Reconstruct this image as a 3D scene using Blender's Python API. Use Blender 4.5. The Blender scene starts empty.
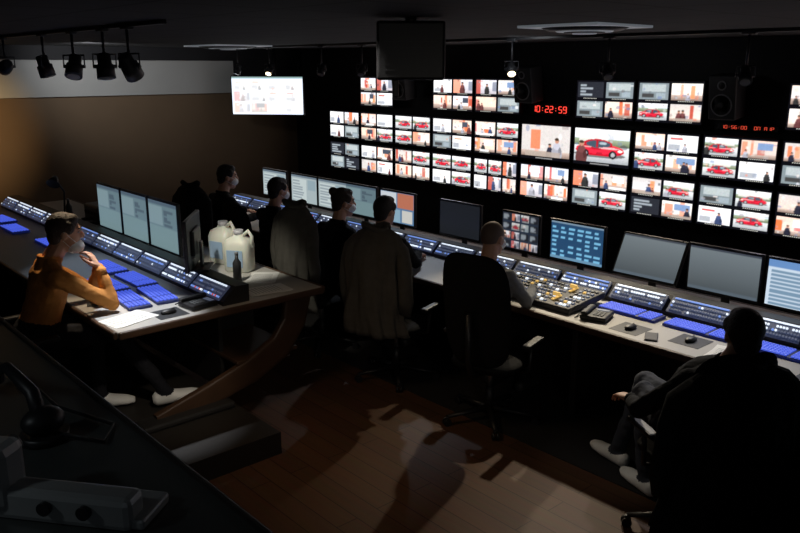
import bpy, bmesh, math, random
import numpy as np
from mathutils import Vector, Matrix, noise as mnoise
random.seed(4)
rng = np.random.RandomState(7)
V = Vector
scene = bpy.context.scene
scene.view_settings.view_transform = 'Standard'

# ---------------------------------------------------------------- materials
def mat(name, col, rough=.6, metal=0., emit=None, es=0., noise=0., nscale=20., bump=0., spec=.5, trans=0., sheen=0.):
    m = bpy.data.materials.new(name); m.use_nodes = True
    nt = m.node_tree; b = nt.nodes['Principled BSDF']
    b.inputs['Base Color'].default_value = (*col, 1)
    b.inputs['Roughness'].default_value = rough
    b.inputs['Metallic'].default_value = metal
    b.inputs['Specular IOR Level'].default_value = spec
    if trans: b.inputs['Subsurface Weight'].default_value = trans
    if emit:
        b.inputs['Emission Color'].default_value = (*emit, 1)
        b.inputs['Emission Strength'].default_value = es
    if noise or bump:
        tc = nt.nodes.new('ShaderNodeTexCoord')
        n = nt.nodes.new('ShaderNodeTexNoise'); n.inputs['Scale'].default_value = nscale
        n.inputs['Detail'].default_value = 4
        nt.links.new(tc.outputs['Object'], n.inputs['Vector'])
        if noise:
            mx = nt.nodes.new('ShaderNodeMix'); mx.data_type = 'RGBA'
            mx.inputs[6].default_value = (*[c*(1-noise) for c in col], 1)
            mx.inputs[7].default_value = (*[min(1, c*(1+noise)) for c in col], 1)
            nt.links.new(n.outputs['Fac'], mx.inputs[0]); nt.links.new(mx.outputs[2], b.inputs['Base Color'])
        if bump:
            bp = nt.nodes.new('ShaderNodeBump'); bp.inputs['Strength'].default_value = bump
            bp.inputs['Distance'].default_value = .02
            nt.links.new(n.outputs['Fac'], bp.inputs['Height']); nt.links.new(bp.outputs[0], b.inputs['Normal'])
    return m

def brickmat(name, c1, c2, cm, bw, bh, mortar, rough, offset=.5, noise=0.3, rot=0, bump=.2):
    m = bpy.data.materials.new(name); m.use_nodes = True
    nt = m.node_tree; b = nt.nodes['Principled BSDF']; b.inputs['Roughness'].default_value = rough
    b.inputs['Specular IOR Level'].default_value = .25
    tc = nt.nodes.new('ShaderNodeTexCoord'); mp = nt.nodes.new('ShaderNodeMapping')
    mp.inputs['Rotation'].default_value[2] = rot
    br = nt.nodes.new('ShaderNodeTexBrick')
    br.inputs['Color1'].default_value = (*c1, 1); br.inputs['Color2'].default_value = (*c2, 1)
    br.inputs['Mortar'].default_value = (*cm, 1); br.inputs['Scale'].default_value = 1
    br.inputs['Mortar Size'].default_value = mortar; br.inputs['Brick Width'].default_value = bw
    br.inputs['Row Height'].default_value = bh; br.offset = offset
    nt.links.new(tc.outputs['Object'], mp.inputs[0]); nt.links.new(mp.outputs[0], br.inputs[0])
    n = nt.nodes.new('ShaderNodeTexNoise'); n.inputs['Scale'].default_value = 3; n.inputs['Detail'].default_value = 6
    mp2 = nt.nodes.new('ShaderNodeMapping'); mp2.inputs['Scale'].default_value = (1, 12, 1)
    nt.links.new(tc.outputs['Object'], mp2.inputs[0]); nt.links.new(mp2.outputs[0], n.inputs[0])
    mx = nt.nodes.new('ShaderNodeMix'); mx.data_type = 'RGBA'; mx.blend_type = 'MULTIPLY'; mx.inputs[0].default_value = noise
    nt.links.new(br.outputs[0], mx.inputs[6]); nt.links.new(n.outputs['Color'], mx.inputs[7])
    nt.links.new(mx.outputs[2], b.inputs['Base Color'])
    bp = nt.nodes.new('ShaderNodeBump'); bp.inputs['Strength'].default_value = bump; bp.inputs['Distance'].default_value = .004
    nt.links.new(br.outputs['Fac'], bp.inputs['Height']); bp.invert = True
    nt.links.new(bp.outputs[0], b.inputs['Normal'])
    return m

def screenmat(name, strength):
    m = bpy.data.materials.new(name); m.use_nodes = True
    nt = m.node_tree; b = nt.nodes['Principled BSDF']
    b.inputs['Base Color'].default_value = (.01, .01, .012, 1); b.inputs['Roughness'].default_value = .35
    a = nt.nodes.new('ShaderNodeAttribute'); a.attribute_name = 'Col'
    nt.links.new(a.outputs['Color'], b.inputs['Emission Color'])
    b.inputs['Emission Strength'].default_value = strength
    return m

M_blk = mat('black_plastic', (.012, .012, .014), .45)
M_dk = mat('dark_plastic', (.03, .031, .035), .5, noise=.1)
M_grey = mat('grey_plastic', (.16, .17, .18), .5)
M_metal = mat('brushed_metal', (.45, .46, .48), .35, .9)
M_scr = screenmat('screen_wall', 1.5)
M_scr2 = screenmat('screen_desktop', .95)
M_desk = mat('desk_laminate', (.45, .435, .41), .5, noise=.06, nscale=60)
M_wood = mat('desk_wood_trim', (.07, .036, .02), .45, noise=.3, nscale=9)
M_deskdk = mat('desk_dark_panel', (.022, .02, .019), .5, noise=.2)
M_plat = mat('platform_dark', (.022, .018, .015), .6, noise=.2)
M_chair = mat('chair_fabric', (.007, .007, .008), .9, noise=.3, nscale=150, bump=.2, spec=.2)
M_key = mat('key_cap_blue', (.1, .13, .4), .5, emit=(.09, .16, 1), es=.6)
M_kbase = mat('keyboard_base', (.015, .02, .05), .5, emit=(.01, .02, .2), es=.2)
M_bw = mat('button_white', (.8, .8, .8), .4, emit=(.78, .88, 1), es=1.0)
M_bb = mat('button_blue', (.15, .25, .6), .4, emit=(.25, .42, 1), es=.6)
M_br = mat('button_red', (.7, .1, .05), .4, emit=(1, .12, .05), es=.5)
M_bg = mat('button_green', (.1, .6, .2), .4, emit=(.25, 1, .3), es=.5)
M_bd = mat('button_dim', (.22, .24, .3), .5, emit=(.32, .4, .62), es=.14)
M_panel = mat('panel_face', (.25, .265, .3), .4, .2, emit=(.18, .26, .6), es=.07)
M_red = mat('led_red', (.5, 0, 0), .5, emit=(1, .06, .04), es=1.5)
M_red2 = mat('led_red_small', (.4, 0, 0), .5, emit=(1, .1, .05), es=.7)
M_paper = mat('paper', (.8, .8, .78), .7)
M_white = mat('white_plastic', (.75, .76, .68), .45, trans=.1)
M_mask = mat('face_mask_white', (.85, .87, .9), .8)
M_skin = mat('skin', (.55, .3, .2), .5, noise=.06, nscale=30, trans=.05)
M_lip = mat('lip', (.42, .15, .12), .5)
M_eye = mat('eye_white', (.6, .58, .56), .3)
M_iris = mat('eye_iris', (.04, .025, .015), .2)
M_hbrown = mat('hair_brown', (.03, .016, .009), .6, noise=.5, nscale=120, bump=.5)
M_hblack = mat('hair_black', (.008, .006, .005), .6, noise=.5, nscale=120, bump=.5)
M_hgrey = mat('hair_cropped', (.13, .09, .07), .7, noise=.3, nscale=200)
M_shoe = mat('shoe_white', (.85, .84, .8), .5)
M_shoed = mat('shoe_dark', (.03, .03, .03), .5)
M_lens = mat('lamp_lens', (1, .9, .7), .3, emit=(1, .8, .5), es=6)
M_lensoff = mat('lamp_lens_off', (.3, .3, .3), .2)
def cloth(n, c): return mat(n, c, .9, noise=.25, nscale=18, bump=.4, spec=.2)
C_orange = cloth('sweater_orange', (.55, .23, .06))
C_black = cloth('cloth_black', (.008, .008, .009))
C_navy = cloth('cloth_navy', (.014, .015, .022))
C_grey = cloth('shirt_grey', (.24, .25, .27))
C_jean = cloth('jeans_grey', (.05, .055, .07))
C_dark = cloth('trousers_dark', (.014, .014, .018))
C_coat = cloth('coat_taupe', (.09, .083, .073))
C_coat2 = cloth('coat_olive', (.085, .08, .07))

# ---------------------------------------------------------------- mesh builder
class MB:
    def __init__(s): s.v = []; s.f = []; s.m = []; s.s = []; s.c = {}
    def add(s, vs, fs, m=0, M=None, sm=False):
        o = len(s.v)
        if M is not None: vs = [M @ V(v) for v in vs]
        s.v += [tuple(v) for v in vs]
        for f in fs:
            s.f.append([i+o for i in f]); s.m.append(m); s.s.append(sm)
        return o
    def box(s, c, z, m=0, M=None):
        x, y, w = z[0]/2, z[1]/2, z[2]/2
        vs = [V(c)+V(p) for p in ((-x,-y,-w),(x,-y,-w),(x,y,-w),(-x,y,-w),(-x,-y,w),(x,-y,w),(x,y,w),(-x,y,w))]
        s.add(vs, [(0,3,2,1),(4,5,6,7),(0,1,5,4),(1,2,6,5),(2,3,7,6),(3,0,4,7)], m, M)
    def rbox(s, c, z, r=.01, m=0, M=None, seg=2):
        bm = bmesh.new(); bmesh.ops.create_cube(bm, size=1)
        for v in bm.verts: v.co = V((v.co.x*z[0], v.co.y*z[1], v.co.z*z[2]))
        bmesh.ops.bevel(bm, geom=bm.edges[:], offset=min(r, min(z)*.48), segments=seg, profile=.5, affect='EDGES')
        bm.verts.index_update()
        vs = [v.co+V(c) for v in bm.verts]; fs = [[v.index for v in f.verts] for f in bm.faces]
        bm.free(); s.add(vs, fs, m, M, False)
    def loft(s, rings, m=0, seg=16, sm=True, M=None, p=1., wave=None, caps=True):
        vs = []; fs = []
        sg = lambda a: math.copysign(abs(a)**p, a)
        for k, (c, a, b) in enumerate(rings):
            for i in range(seg):
                t = 2*math.pi*i/seg
                w = 1+(wave(t, k) if wave else 0)
                vs.append(V(c)+V(a)*sg(math.cos(t))*w+V(b)*sg(math.sin(t))*w)
        n = len(rings)
        for k in range(n-1):
            for i in range(seg):
                j = (i+1) % seg
                fs.append((k*seg+i, k*seg+j, (k+1)*seg+j, (k+1)*seg+i))
        o = s.add(vs, fs, m, M, sm)
        if caps:
            for k in (0, n-1):
                ids = [o+k*seg+i for i in range(seg)]
                if k == 0: ids = ids[::-1]
                s.f.append(ids); s.m.append(m); s.s.append(False)
    def tube(s, pts, rad, m=0, seg=10, M=None, sm=True):
        pts = [V(p) for p in pts]
        if not hasattr(rad, '__len__'): rad = [rad]*len(pts)
        rings = []
        d0 = (pts[1]-pts[0]).normalized()
        ref = V((0,0,1)) if abs(d0.z) < .9 else V((1,0,0))
        a = d0.cross(ref).normalized()
        for i, p in enumerate(pts):
            d = (pts[min(i+1, len(pts)-1)]-pts[max(i-1, 0)]).normalized()
            a = (a-d*a.dot(d)).normalized(); b = d.cross(a)
            rings.append((p, a*rad[i], b*rad[i]))
        s.loft(rings, m, seg, sm, M)
    def cyl(s, p1, p2, r, m=0, seg=16, M=None): s.tube([p1, p2], r, m, seg, M)
    def ell(s, c, r, m=0, R=None, seg=16, rg=10, M=None):
        vs = []; fs = []
        for k in range(1, rg):
            ph = math.pi*k/rg
            for i in range(seg):
                t = 2*math.pi*i/seg
                vs.append(V((r[0]*math.sin(ph)*math.cos(t), r[1]*math.sin(ph)*math.sin(t), -r[2]*math.cos(ph))))
        vs.append(V((0,0,-r[2]))); vs.append(V((0,0,r[2])))
        b, t_ = len(vs)-2, len(vs)-1
        for k in range(rg-2):
            for i in range(seg):
                j = (i+1) % seg
                fs.append((k*seg+i, k*seg+j, (k+1)*seg+j, (k+1)*seg+i))
        for i in range(seg):
            j = (i+1) % seg
            fs.append((b, j, i)); fs.append((t_, (rg-2)*seg+i, (rg-2)*seg+j))
        if R is not None: vs = [R @ v for v in vs]
        vs = [v+V(c) for v in vs]
        s.add(vs, fs, m, M, True)
    def cushion(s, M, w, h, t, m=0, curve=0., p=.55, seg=32):
        """flat rounded pad in local XZ, thickness along Y, bowed by curve"""
        sg = lambda a: math.copysign(abs(a)**p, a)
        vs = []; fs = []; rr = [.02, .35, .65, .85, .95, 1.]
        for side in (-1, 1):
            for r in rr:
                for i in range(seg):
                    a = 2*math.pi*i/seg
                    x = w/2*r*sg(math.cos(a)); z = h/2*r*sg(math.sin(a))
                    y = side*t/2*max(0, 1-r**6)**.5 - curve*(x/(w/2))**2
                    vs.append(V((x, y, z)))
        n = len(rr)
        for q in range(2):
            for k in range(n-1):
                for i in range(seg):
                    j = (i+1) % seg; o = q*n*seg
                    f = (o+k*seg+i, o+k*seg+j, o+(k+1)*seg+j, o+(k+1)*seg+i)
                    fs.append(f if q == 0 else f[::-1])
            fs.append(tuple(q*n*seg+i for i in range(seg)))
        for i in range(seg):
            j = (i+1) % seg
            fs.append(((n-1)*seg+i, (n-1)*seg+j, (2*n-1)*seg+j, (2*n-1)*seg+i))
        s.add(vs, fs, m, M, True)
    def screen(s, c, w, h, img, m=0, M=None):
        """picture surface in XZ plane facing -Y"""
        H, W, _ = img.shape
        vs = [V((c[0]-w/2+w*i/(W-1), c[1], c[2]-h/2+h*j/(H-1))) for j in range(H) for i in range(W)]
        fs = [(j*W+i, j*W+i+1, (j+1)*W+i+1, (j+1)*W+i) for j in range(H-1) for i in range(W-1)]
        o = s.add(vs, fs, m, M)
        s.c[o] = img.reshape(-1, 3)
    def addmesh(s, me, mi):
        vs = [v.co.copy() for v in me.vertices]; o = len(s.v)
        s.v += [tuple(v) for v in vs]
        for p, k in zip(me.polygons, mi):
            s.f.append([i+o for i in p.vertices]); s.m.append(int(k)); s.s.append(True)
    def obj(s, name, mats, loc=(0,0,0), rz=0., rot=None):
        me = bpy.data.meshes.new(name); me.from_pydata(s.v, [], s.f); me.update()
        for mm in mats: me.materials.append(mm)
        me.polygons.foreach_set('material_index', s.m); me.polygons.foreach_set('use_smooth', s.s)
        if s.c:
            col = np.zeros((len(s.v), 4), dtype=np.float32); col[:, 3] = 1
            for o, a in s.c.items(): col[o:o+len(a), :3] = a
            at = me.color_attributes.new('Col', 'FLOAT_COLOR', 'POINT'); at.data.foreach_set('color', col.ravel())
        ob = bpy.data.objects.new(name, me); scene.collection.objects.link(ob)
        ob.location = loc; ob.rotation_euler = rot if rot else (0, 0, rz)
        return ob

def remesh(mb, vox, it=2, fac=.5):
    ob = mb.obj('tmp', [])
    r = ob.modifiers.new('r', 'REMESH'); r.mode = 'VOXEL'; r.voxel_size = vox
    sm = ob.modifiers.new('s', 'SMOOTH'); sm.iterations = it; sm.factor = fac
    bpy.context.view_layer.update()
    dg = bpy.context.evaluated_depsgraph_get()
    me = bpy.data.meshes.new_from_object(ob.evaluated_get(dg))
    old = ob.data; bpy.data.objects.remove(ob); bpy.data.meshes.remove(old)
    return me

# ---------------------------------------------------------------- screen pictures
def new(w, h, c): return np.ones((h, w, 3))*np.array(c)
def rect(a, x0, y0, x1, y1, c, al=1.):
    h, w, _ = a.shape
    sl = (slice(max(0, int(y0*h)), max(0, int(math.ceil(y1*h)))), slice(max(0, int(x0*w)), max(0, int(math.ceil(x1*w)))))
    a[sl] = a[sl]*(1-al)+np.array(c)*al
def elp(a, cx, cy, rx, ry, c, al=1.):
    h, w, _ = a.shape; yy, xx = np.mgrid[0:h, 0:w]
    k = (((xx+.5)/w-cx)/rx)**2+(((yy+.5)/h-cy)/ry)**2 < 1
    a[k] = a[k]*(1-al)+np.array(c)*al
def grad(a, c0, c1, y0=0., y1=1.):
    h, w, _ = a.shape; A, B = int(y0*h), max(int(y0*h)+1, int(math.ceil(y1*h)))
    t = np.linspace(0, 1, B-A)[:, None, None]; a[A:B] = (np.array(c0)*(1-t)+np.array(c1)*t)[:min(B, h)-A]
def blur(a, f=.5):
    p = np.pad(a, ((1, 1), (1, 1), (0, 0)), mode='edge'); h, w, _ = a.shape
    return (1-f)*a+f*(p[:h, 1:w+1]+p[2:, 1:w+1]+p[1:h+1, :w]+p[1:h+1, 2:])/4
def rr(a, b): return a+(b-a)*rng.rand()
def pick(l): return l[rng.randint(len(l))]
ORS = [(.8, .17, .05), (.5, .06, .03), (.85, .3, .12), (.6, .08, .08), (.8, .2, .08), (.85, .33, .2)]
WH = [(.9, .74, .64), (.78, .8, .88), (.95, .7, .56), (.62, .58, .56), (1, .94, .88), (.85, .62, .52)]
CL = [(.05, .05, .07), (.9, .9, .95), (.3, .25, .25), (.6, .5, .45), (.15, .2, .35), (.7, .2, .1), (.4, .42, .45), (.95, .85, .8)]
def clutter(a, n, y0=0., y1=1.):
    for k in range(n):
        x, y = rr(0, 1), rr(y0, y1)
        if rng.rand() < .5: rect(a, x, y, x+rr(.02, .14), y+rr(.03, .16), pick(CL), rr(.3, .8))
        else: elp(a, x, y, rr(.02, .08), rr(.03, .12), pick(CL), rr(.25, .7))
def figure(a, x, s=1., c=None, b=.0):
    c = np.array(c or pick([(.02, .02, .035), (.03, .03, .03), (.35, .35, .4), (.12, .04, .04), (.04, .06, .14)]))
    elp(a, x, b+.1*s, .1*s, .3*s, c); elp(a, x, b+.34*s, .07*s, .1*s, c*1.4); elp(a, x, b+.5*s, .04*s, .075*s, (.5, .25, .17)); elp(a, x-.005, b+.545*s, .042*s, .045*s, (.05, .03, .02))
    elp(a, x+.06*s, b+.2*s, .03*s, .12*s, c*.6)
def pic(kind, w, h):
    a = new(w, h, (1, 1, 1))
    if kind == 'studio':
        grad(a, pick(WH), pick(WH)); grad(a, (.25, .18, .15), (.55, .42, .36), 0, rr(.15, .3))
        for k in range(rng.randint(1, 4)):
            x = rr(-.05, .85); rect(a, x, rr(.15, .3), x+rr(.06, .24), rr(.75, 1.1), pick(ORS), rr(.7, 1))
        clutter(a, 9)
        if rng.rand() < .5: rect(a, rr(.3, .6), .5, rr(.7, .95), .88, pick([(.06, .07, .1), (.2, .3, .5), (.95, .95, 1)]))
        for k in range(rng.randint(1, 3)): figure(a, rr(.12, .88), rr(.7, 1.2))
        if rng.rand() < .5: rect(a, rr(0, .4), 0, rr(.6, 1), .16, pick([(.9, .9, .9), (.4, .33, .28)]), .85)
    elif kind == 'car':
        grad(a, (.34, .36, .38), (.75, .77, .79), 0, .5); grad(a, (.12, .16, .08), (.34, .4, .28), .5, .72); grad(a, (.7, .78, .88), (1, 1, 1), .72, 1)
        clutter(a, 12, .5, .95); rect(a, rr(0, .5), .62, rr(.6, 1), .9, (.8, .78, .74), .7)
        for k in range(3): rect(a, 0, rr(0, .3), 1, rr(.3, .33), (.8, .8, .8), .08)
        cx, cy, s = rr(.44, .56), rr(.34, .42), rr(1.05, 1.25); fl = pick([-1, 1]); X = lambda d: cx+fl*d*s
        elp(a, cx, cy-.12*s, .38*s, .07*s, (.04, .04, .04), .8)
        elp(a, X(0), cy-.02*s, .36*s, .13*s, (.5, .005, .02)); elp(a, X(0), cy+.02*s, .35*s, .12*s, (.75, .02, .05)); elp(a, X(.03), cy+.13*s, .22*s, .13*s, (.45, .01, .025)); elp(a, X(.02), cy+.135*s, .18*s, .09*s, (.05, .08, .11))
        rect(a, min(X(.025), X(.045)), cy+.06*s, max(X(.025), X(.045)), cy+.22*s, (.4, .01, .02)); elp(a, X(-.05), cy+.16*s, .06*s, .03*s, (.5, .6, .65), .7)
        elp(a, X(-.14), cy+.05*s, .15*s, .02*s, (1, .55, .55), .8); elp(a, X(.2), cy+.06*s, .1*s, .012*s, (1, .5, .5), .6)
        for d in (-.2, .21): elp(a, X(d), cy-.1*s, .058*s, .1*s, (.012, .012, .015)); elp(a, X(d), cy-.1*s, .03*s, .052*s, (.4, .4, .42))
        elp(a, X(-.3), cy, .035*s, .025*s, (1, .95, .85)); rect(a, cx-.05, cy-.09*s, cx+.05, cy-.06*s, (.2, .01, .02), .6)
        if rng.rand() < .5: figure(a, rr(.04, .14), rr(.8, 1.1))
    elif kind == 'white':
        grad(a, (.82, .84, .88), (1, 1, 1)); rect(a, .05, .08, rr(.3, .55), rr(.3, .5), (.4, .42, .46)); clutter(a, 5)
        if rng.rand() < .6: figure(a, rr(.45, .85), rr(.8, 1.2))
        if rng.rand() < .5: rect(a, .1, .72, .5, .82, pick(ORS))
    elif kind == 'person':
        grad(a, (.5, .46, .5), (.85, .85, .92)); rect(a, 0, 0, rr(.2, .4), 1, pick(ORS), .9); clutter(a, 7); rect(a, rr(.7, .85), .2, 1, .85, (.15, .18, .25), .8); figure(a, rr(.4, .62), rr(1.2, 1.6))
    elif kind == 'grey':
        a[:] = (.2, .24, .26); rect(a, .1, .5, .9, .9, (.42, .47, .48)); rect(a, .1, .15, .5, .35, (.05, .05, .05)); rect(a, .6, .1, .9, .4, (.3, .36, .4)); clutter(a, 5)
    else:
        a[:] = (.02, .022, .03)
        for k in range(4): rect(a, .1, .15+.2*k, rr(.25, .8), .22+.2*k, (.3, .34, .38))
    a = a*(1+.25*(rng.rand(h, w, 1)-.5))*(1+.1*(rng.rand(h, w, 3)-.5))
    return np.clip(blur(a, .6), 0, 1)
BK = (.003, .003, .005)
def grid(ks, nx, ny, W=112, H=63):
    a = new(W, H, BK); w, h = W//nx-5, H//ny-6
    for i, k in enumerate(ks):
        x = 3+(i % nx)*(W//nx); y = 4+(ny-1-i//nx)*(H//ny)
        a[y:y+h, x:x+w] = pic(k, w, h)
        for q in range(x+w//4, x+3*w//4, 3): a[y-2, q:q+2] = (.5, .5, .45)
    return a
def quad(ks): return grid(ks, 2, 2)
def six(): return grid([pick(['studio', 'person', 'white', 'car', 'studio']) for i in range(6)], 3, 2)
def single(k, W=112, H=63):
    a = new(W, H, BK); a[6:H-2, 2:W-2] = pic(k, W-4, H-8); a[2:4, 36:74:2] = (.4, .4, .4); return a
def ui(kind, W=60, H=36):
    if kind == 'pale':
        a = new(W, H, (.4, .48, .5)); rect(a, 0, .92, 1, 1, (.15, .2, .25)); rect(a, .05, .1, .6, .85, (.56, .64, .64))
        for k in range(7): rect(a, .08, .15+k*.1, .3+.25*rng.rand(), .18+k*.1, (.3, .36, .4))
        rect(a, .65, .5, .95, .85, (.3, .4, .45))
    elif kind == 'teal':
        a = new(W, H, (.13, .2, .23)); rect(a, 0, .93, 1, 1, (.08, .12, .16)); rect(a, .03, .05, .97, .45, (.17, .26, .28)); rect(a, .03, .5, .5, .88, (.2, .29, .32))
        for k in range(5): rect(a, .55, .52+k*.07, .6+.3*rng.rand(), .55+k*.07, (.08, .12, .15))
    elif kind == 'cyan':
        a = new(W, H, (.02, .07, .16))
        for r in range(7):
            for c in range(6):
                if rng.rand() < .8: rect(a, .04+c*.16, .1+r*.12, .04+c*.16+.05+.06*rng.rand(), .13+r*.12, (.2, .52, .78))
        rect(a, 0, 0, 1, .06, (.15, .3, .45)); rect(a, 0, .95, 1, 1, (.2, .3, .4))
    elif kind == 'list':
        a = new(W, H, (.65, .77, .9)); rect(a, 0, .85, 1, 1, (.15, .3, .6))
        for r in range(9): rect(a, .05, .05+r*.085, .5+.45*rng.rand(), .08+r*.085, (.2, .32, .45))
        rect(a, .6, .1, .95, .5, (.3, .3, .35))
    elif kind == 'multi':
        a = new(W, H, (.02, .03, .05))
        for r in range(4):
            for c in range(4):
                a[1+r*9:8+r*9, 1+c*15:14+c*15] = pic(pick(['studio', 'car', 'grey', 'dark', 'person']), 13, 7)*.8
    elif kind == 'video':
        a = new(W, H, (.1, .2, .35)); rect(a, .02, .5, .48, .95, (.6, .65, .7)); rect(a, .52, .5, .97, .95, (.5, .17, .1)); rect(a, .05, .05, .6, .42, (.25, .4, .5)); rect(a, .65, .08, .95, .42, (.6, .6, .56))
    elif kind == 'slate':
        a = new(W, H, (.1, .12, .13)); grad(a, (.07, .085, .095), (.18, .215, .235)); rect(a, 0, .95, 1, 1, (.05, .06, .08)); rect(a, .02, .02, .98, .07, (.1, .13, .16))
    else:
        a = new(W, H, (.012, .014, .018))
    return a

# ---------------------------------------------------------------- room
XL, XR, YF, YB, ZC = -10.4, 1.8, 7.06, -1.8, 2.65
M_floor = brickmat('floor_wood', (.14, .067, .035), (.11, .053, .028), (.04, .018, .01), 1.3, .14, .003, .6, noise=.5)
M_ceil = brickmat('ceiling_tiles', (.04, .04, .042), (.037, .037, .04), (.01, .01, .01), .6, .6, .012, .85, offset=0, noise=.1)
M_wblk = mat('wall_black', (.008, .008, .01), .7, noise=.2)
M_wtan = mat('wall_tan', (.16, .105, .06), .8, noise=.08, nscale=4, bump=.05)
M_wband = mat('wall_band_grey', (.42, .42, .4), .8, noise=.05, nscale=3)
M_strip = mat('strip_dark', (.012, .0105, .0105), .95, noise=.4, nscale=200, bump=.3)
def boxobj(name, lo, hi, m):
    b = MB(); c = [(lo[i]+hi[i])/2 for i in range(3)]; b.box((0,0,0), [hi[i]-lo[i] for i in range(3)])
    return b.obj(name, [m], c)
boxobj('floor', (XL, YB, -.1), (XR, YF, 0), M_floor)
boxobj('ceiling', (XL-.1, YB-.1, ZC), (XR+.1, YF+.1, ZC+.1), M_ceil)
boxobj('wall_front', (XL, YF, 0), (XR, YF+.1, ZC), M_wblk)
boxobj('wall_left', (XL-.1, YB-.1, -.1), (XL, YF+.1, ZC), M_wtan)
boxobj('wall_back', (XL, YB-.1, 0), (XR, YB, ZC), M_wblk)
boxobj('wall_right', (XR, YB-.1, 0), (XR+.1, YF+.1, ZC), M_wblk)
boxobj('trim_wall_band', (XL, YB, 2.03), (XL+.05, 5.95, 2.48), M_wband)
boxobj('trim_ceiling_edge', (XL, YB, 2.48), (XL+.12, YF, ZC), M_wblk)
boxobj('baseboard_left', (XL, YB, 0), (XL+.02, YF, .1), M_deskdk)
boxobj('trim_black_wall_panel', (XL, 5.95, 2.03), (XL+.06, YF, ZC), M_wblk)
boxobj('floor_dark_strip', (-8.9, 3.72, 0), (XR-.02, YF-.02, .008), M_strip)  # thin dark sheet over the floor, from the chairs to the front wall
boxobj('platform', (XL+.03, -.6, 0), (-3.9, 2.45, .15), M_plat)

# ---------------------------------------------------------------- video wall
P = .7225; X0 = -9.38
def wall_monitor(k, zc, img):
    b = MB(); w, h = .70, .405
    b.rbox((0, .03, 0), (w, .06, h), .006)
    b.rbox((0, .09, 0), (.3, .06, .2), .01)
    b.screen((0, -.0015, 0), w-.022, h-.022, img, 1)
    b.obj('wall_monitor', [M_blk, M_scr], (X0+P*(k+.5), YF-.125, zc))
zr3, zr2, zr1 = 1.15, 1.592, 2.07
r2 = [quad(['white', 'studio', 'white', 'grey']), quad(['studio', 'white', 'studio', 'car']), quad(['car', 'car', 'car', 'studio']), quad(['white', 'studio', 'grey', 'white']),
      quad(['studio', 'car', 'studio', 'studio']), single('studio'), single('car'), quad(['studio', 'white', 'car', 'studio']), quad(['car', 'studio', 'car', 'white']), quad(['studio', 'white', 'grey', 'car']), single('person')]
r3 = [quad(['dark', 'grey', 'grey', 'dark']), quad(['white', 'studio', 'studio', 'white']), quad(['studio', 'car', 'studio', 'studio']), quad(['car', 'car', 'white', 'car']),
      six(), quad(['studio', 'studio', 'person', 'studio']), quad(['person', 'studio', 'grey', 'car']), quad(['studio', 'car', 'dark', 'studio']), quad(['grey', 'car', 'white', 'car']), quad(['studio']*4), six()]
for k in range(11):
    wall_monitor(k, zr2, r2[k]); wall_monitor(k, zr3, r3[k])
for k, im in ((1, quad(['studio', 'person', 'studio', 'white'])), (3, quad(['white', 'person', 'studio', 'studio'])), (4, quad(['person', 'studio', 'studio', 'grey'])),
              (6, quad(['dark', 'grey', 'grey', 'studio'])), (7, quad(['grey', 'studio', 'car', 'studio'])), (9, quad(['studio', 'person', 'studio', 'white'])), (10, six())):
    wall_monitor(k, zr1, im)

SEG = {'0':'abcdef','1':'bc','2':'abged','3':'abgcd','4':'fgbc','5':'afgcd','6':'afgedc','7':'abc','8':'abcdefg','9':'abcdfg','A':'abcefg','O':'abcdef','N':'abcef','I':'bc','R':'abefg',' ':''}
def clock(name, X, z, text, w, h, led):
    b = MB(); b.rbox((0, .02, 0), (w, .04, h), .006)
    n = len(text); dw = w*.86/n; dh = h*.5; t = dh*.11; x = -w*.43
    for ch in text:
        cx = x+dw/2; hw = dw*.33
        if ch == ':':
            for s in (-.2, .2): b.box((cx, -.003, s*dh), (t, .006, t), 1)
        else:
            for s in SEG[ch]:
                if s in 'agd': b.box((cx, -.003, {'a': .5, 'g': 0, 'd': -.5}[s]*dh), (hw*1.7, .006, t), 1)
                else: b.box((cx+(hw if s in 'bc' else -hw), -.003, (.25 if s in 'fb' else -.25)*dh), (t, .006, dh*.44), 1)
        x += dw
    b.obj(name, [M_blk, led], (X, YF-.05, z))
clock('digital_clock', -5.43, 1.945, '10:22:59', .56, .13, M_red)
clock('digital_clock', -3.22, 1.868, '10:56:00  ON AIR', .56, .055, M_red2)

M_spk = mat('speaker_cabinet', (.045, .045, .05), .5, noise=.1); M_cone = mat('speaker_ring', (.3, .3, .32), .4)
def speaker(loc, rz=0, s=1.):
    b = MB(); b.rbox((0, .1, 0), (.25, .2, .38), .012)
    b.tube([(0, 0, -.06), (0, -.008, -.06)], .098, 1, 28); b.tube([(0, -.008, -.06), (0, -.014, -.06), (0, -.006, -.06)], [.086, .08, .02], 2, 28); b.ell((0, -.012, -.06), (.03, .012, .03), 0)
    b.tube([(0, 0, .11), (0, -.008, .11)], .042, 1, 20); b.ell((0, -.008, .11), (.03, .008, .03), 2)
    b.cyl((0, .2, 0), (0, .29, .0), .025, 2)
    b.obj('loudspeaker', [M_spk, M_cone, M_blk], loc, rz, rot=(math.radians(8), 0, rz))
for x, z in ((-7.63, 2.17), (-5.6, 2.2), (-3.35, 2.13)): speaker((x, YF-.32, z))

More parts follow.
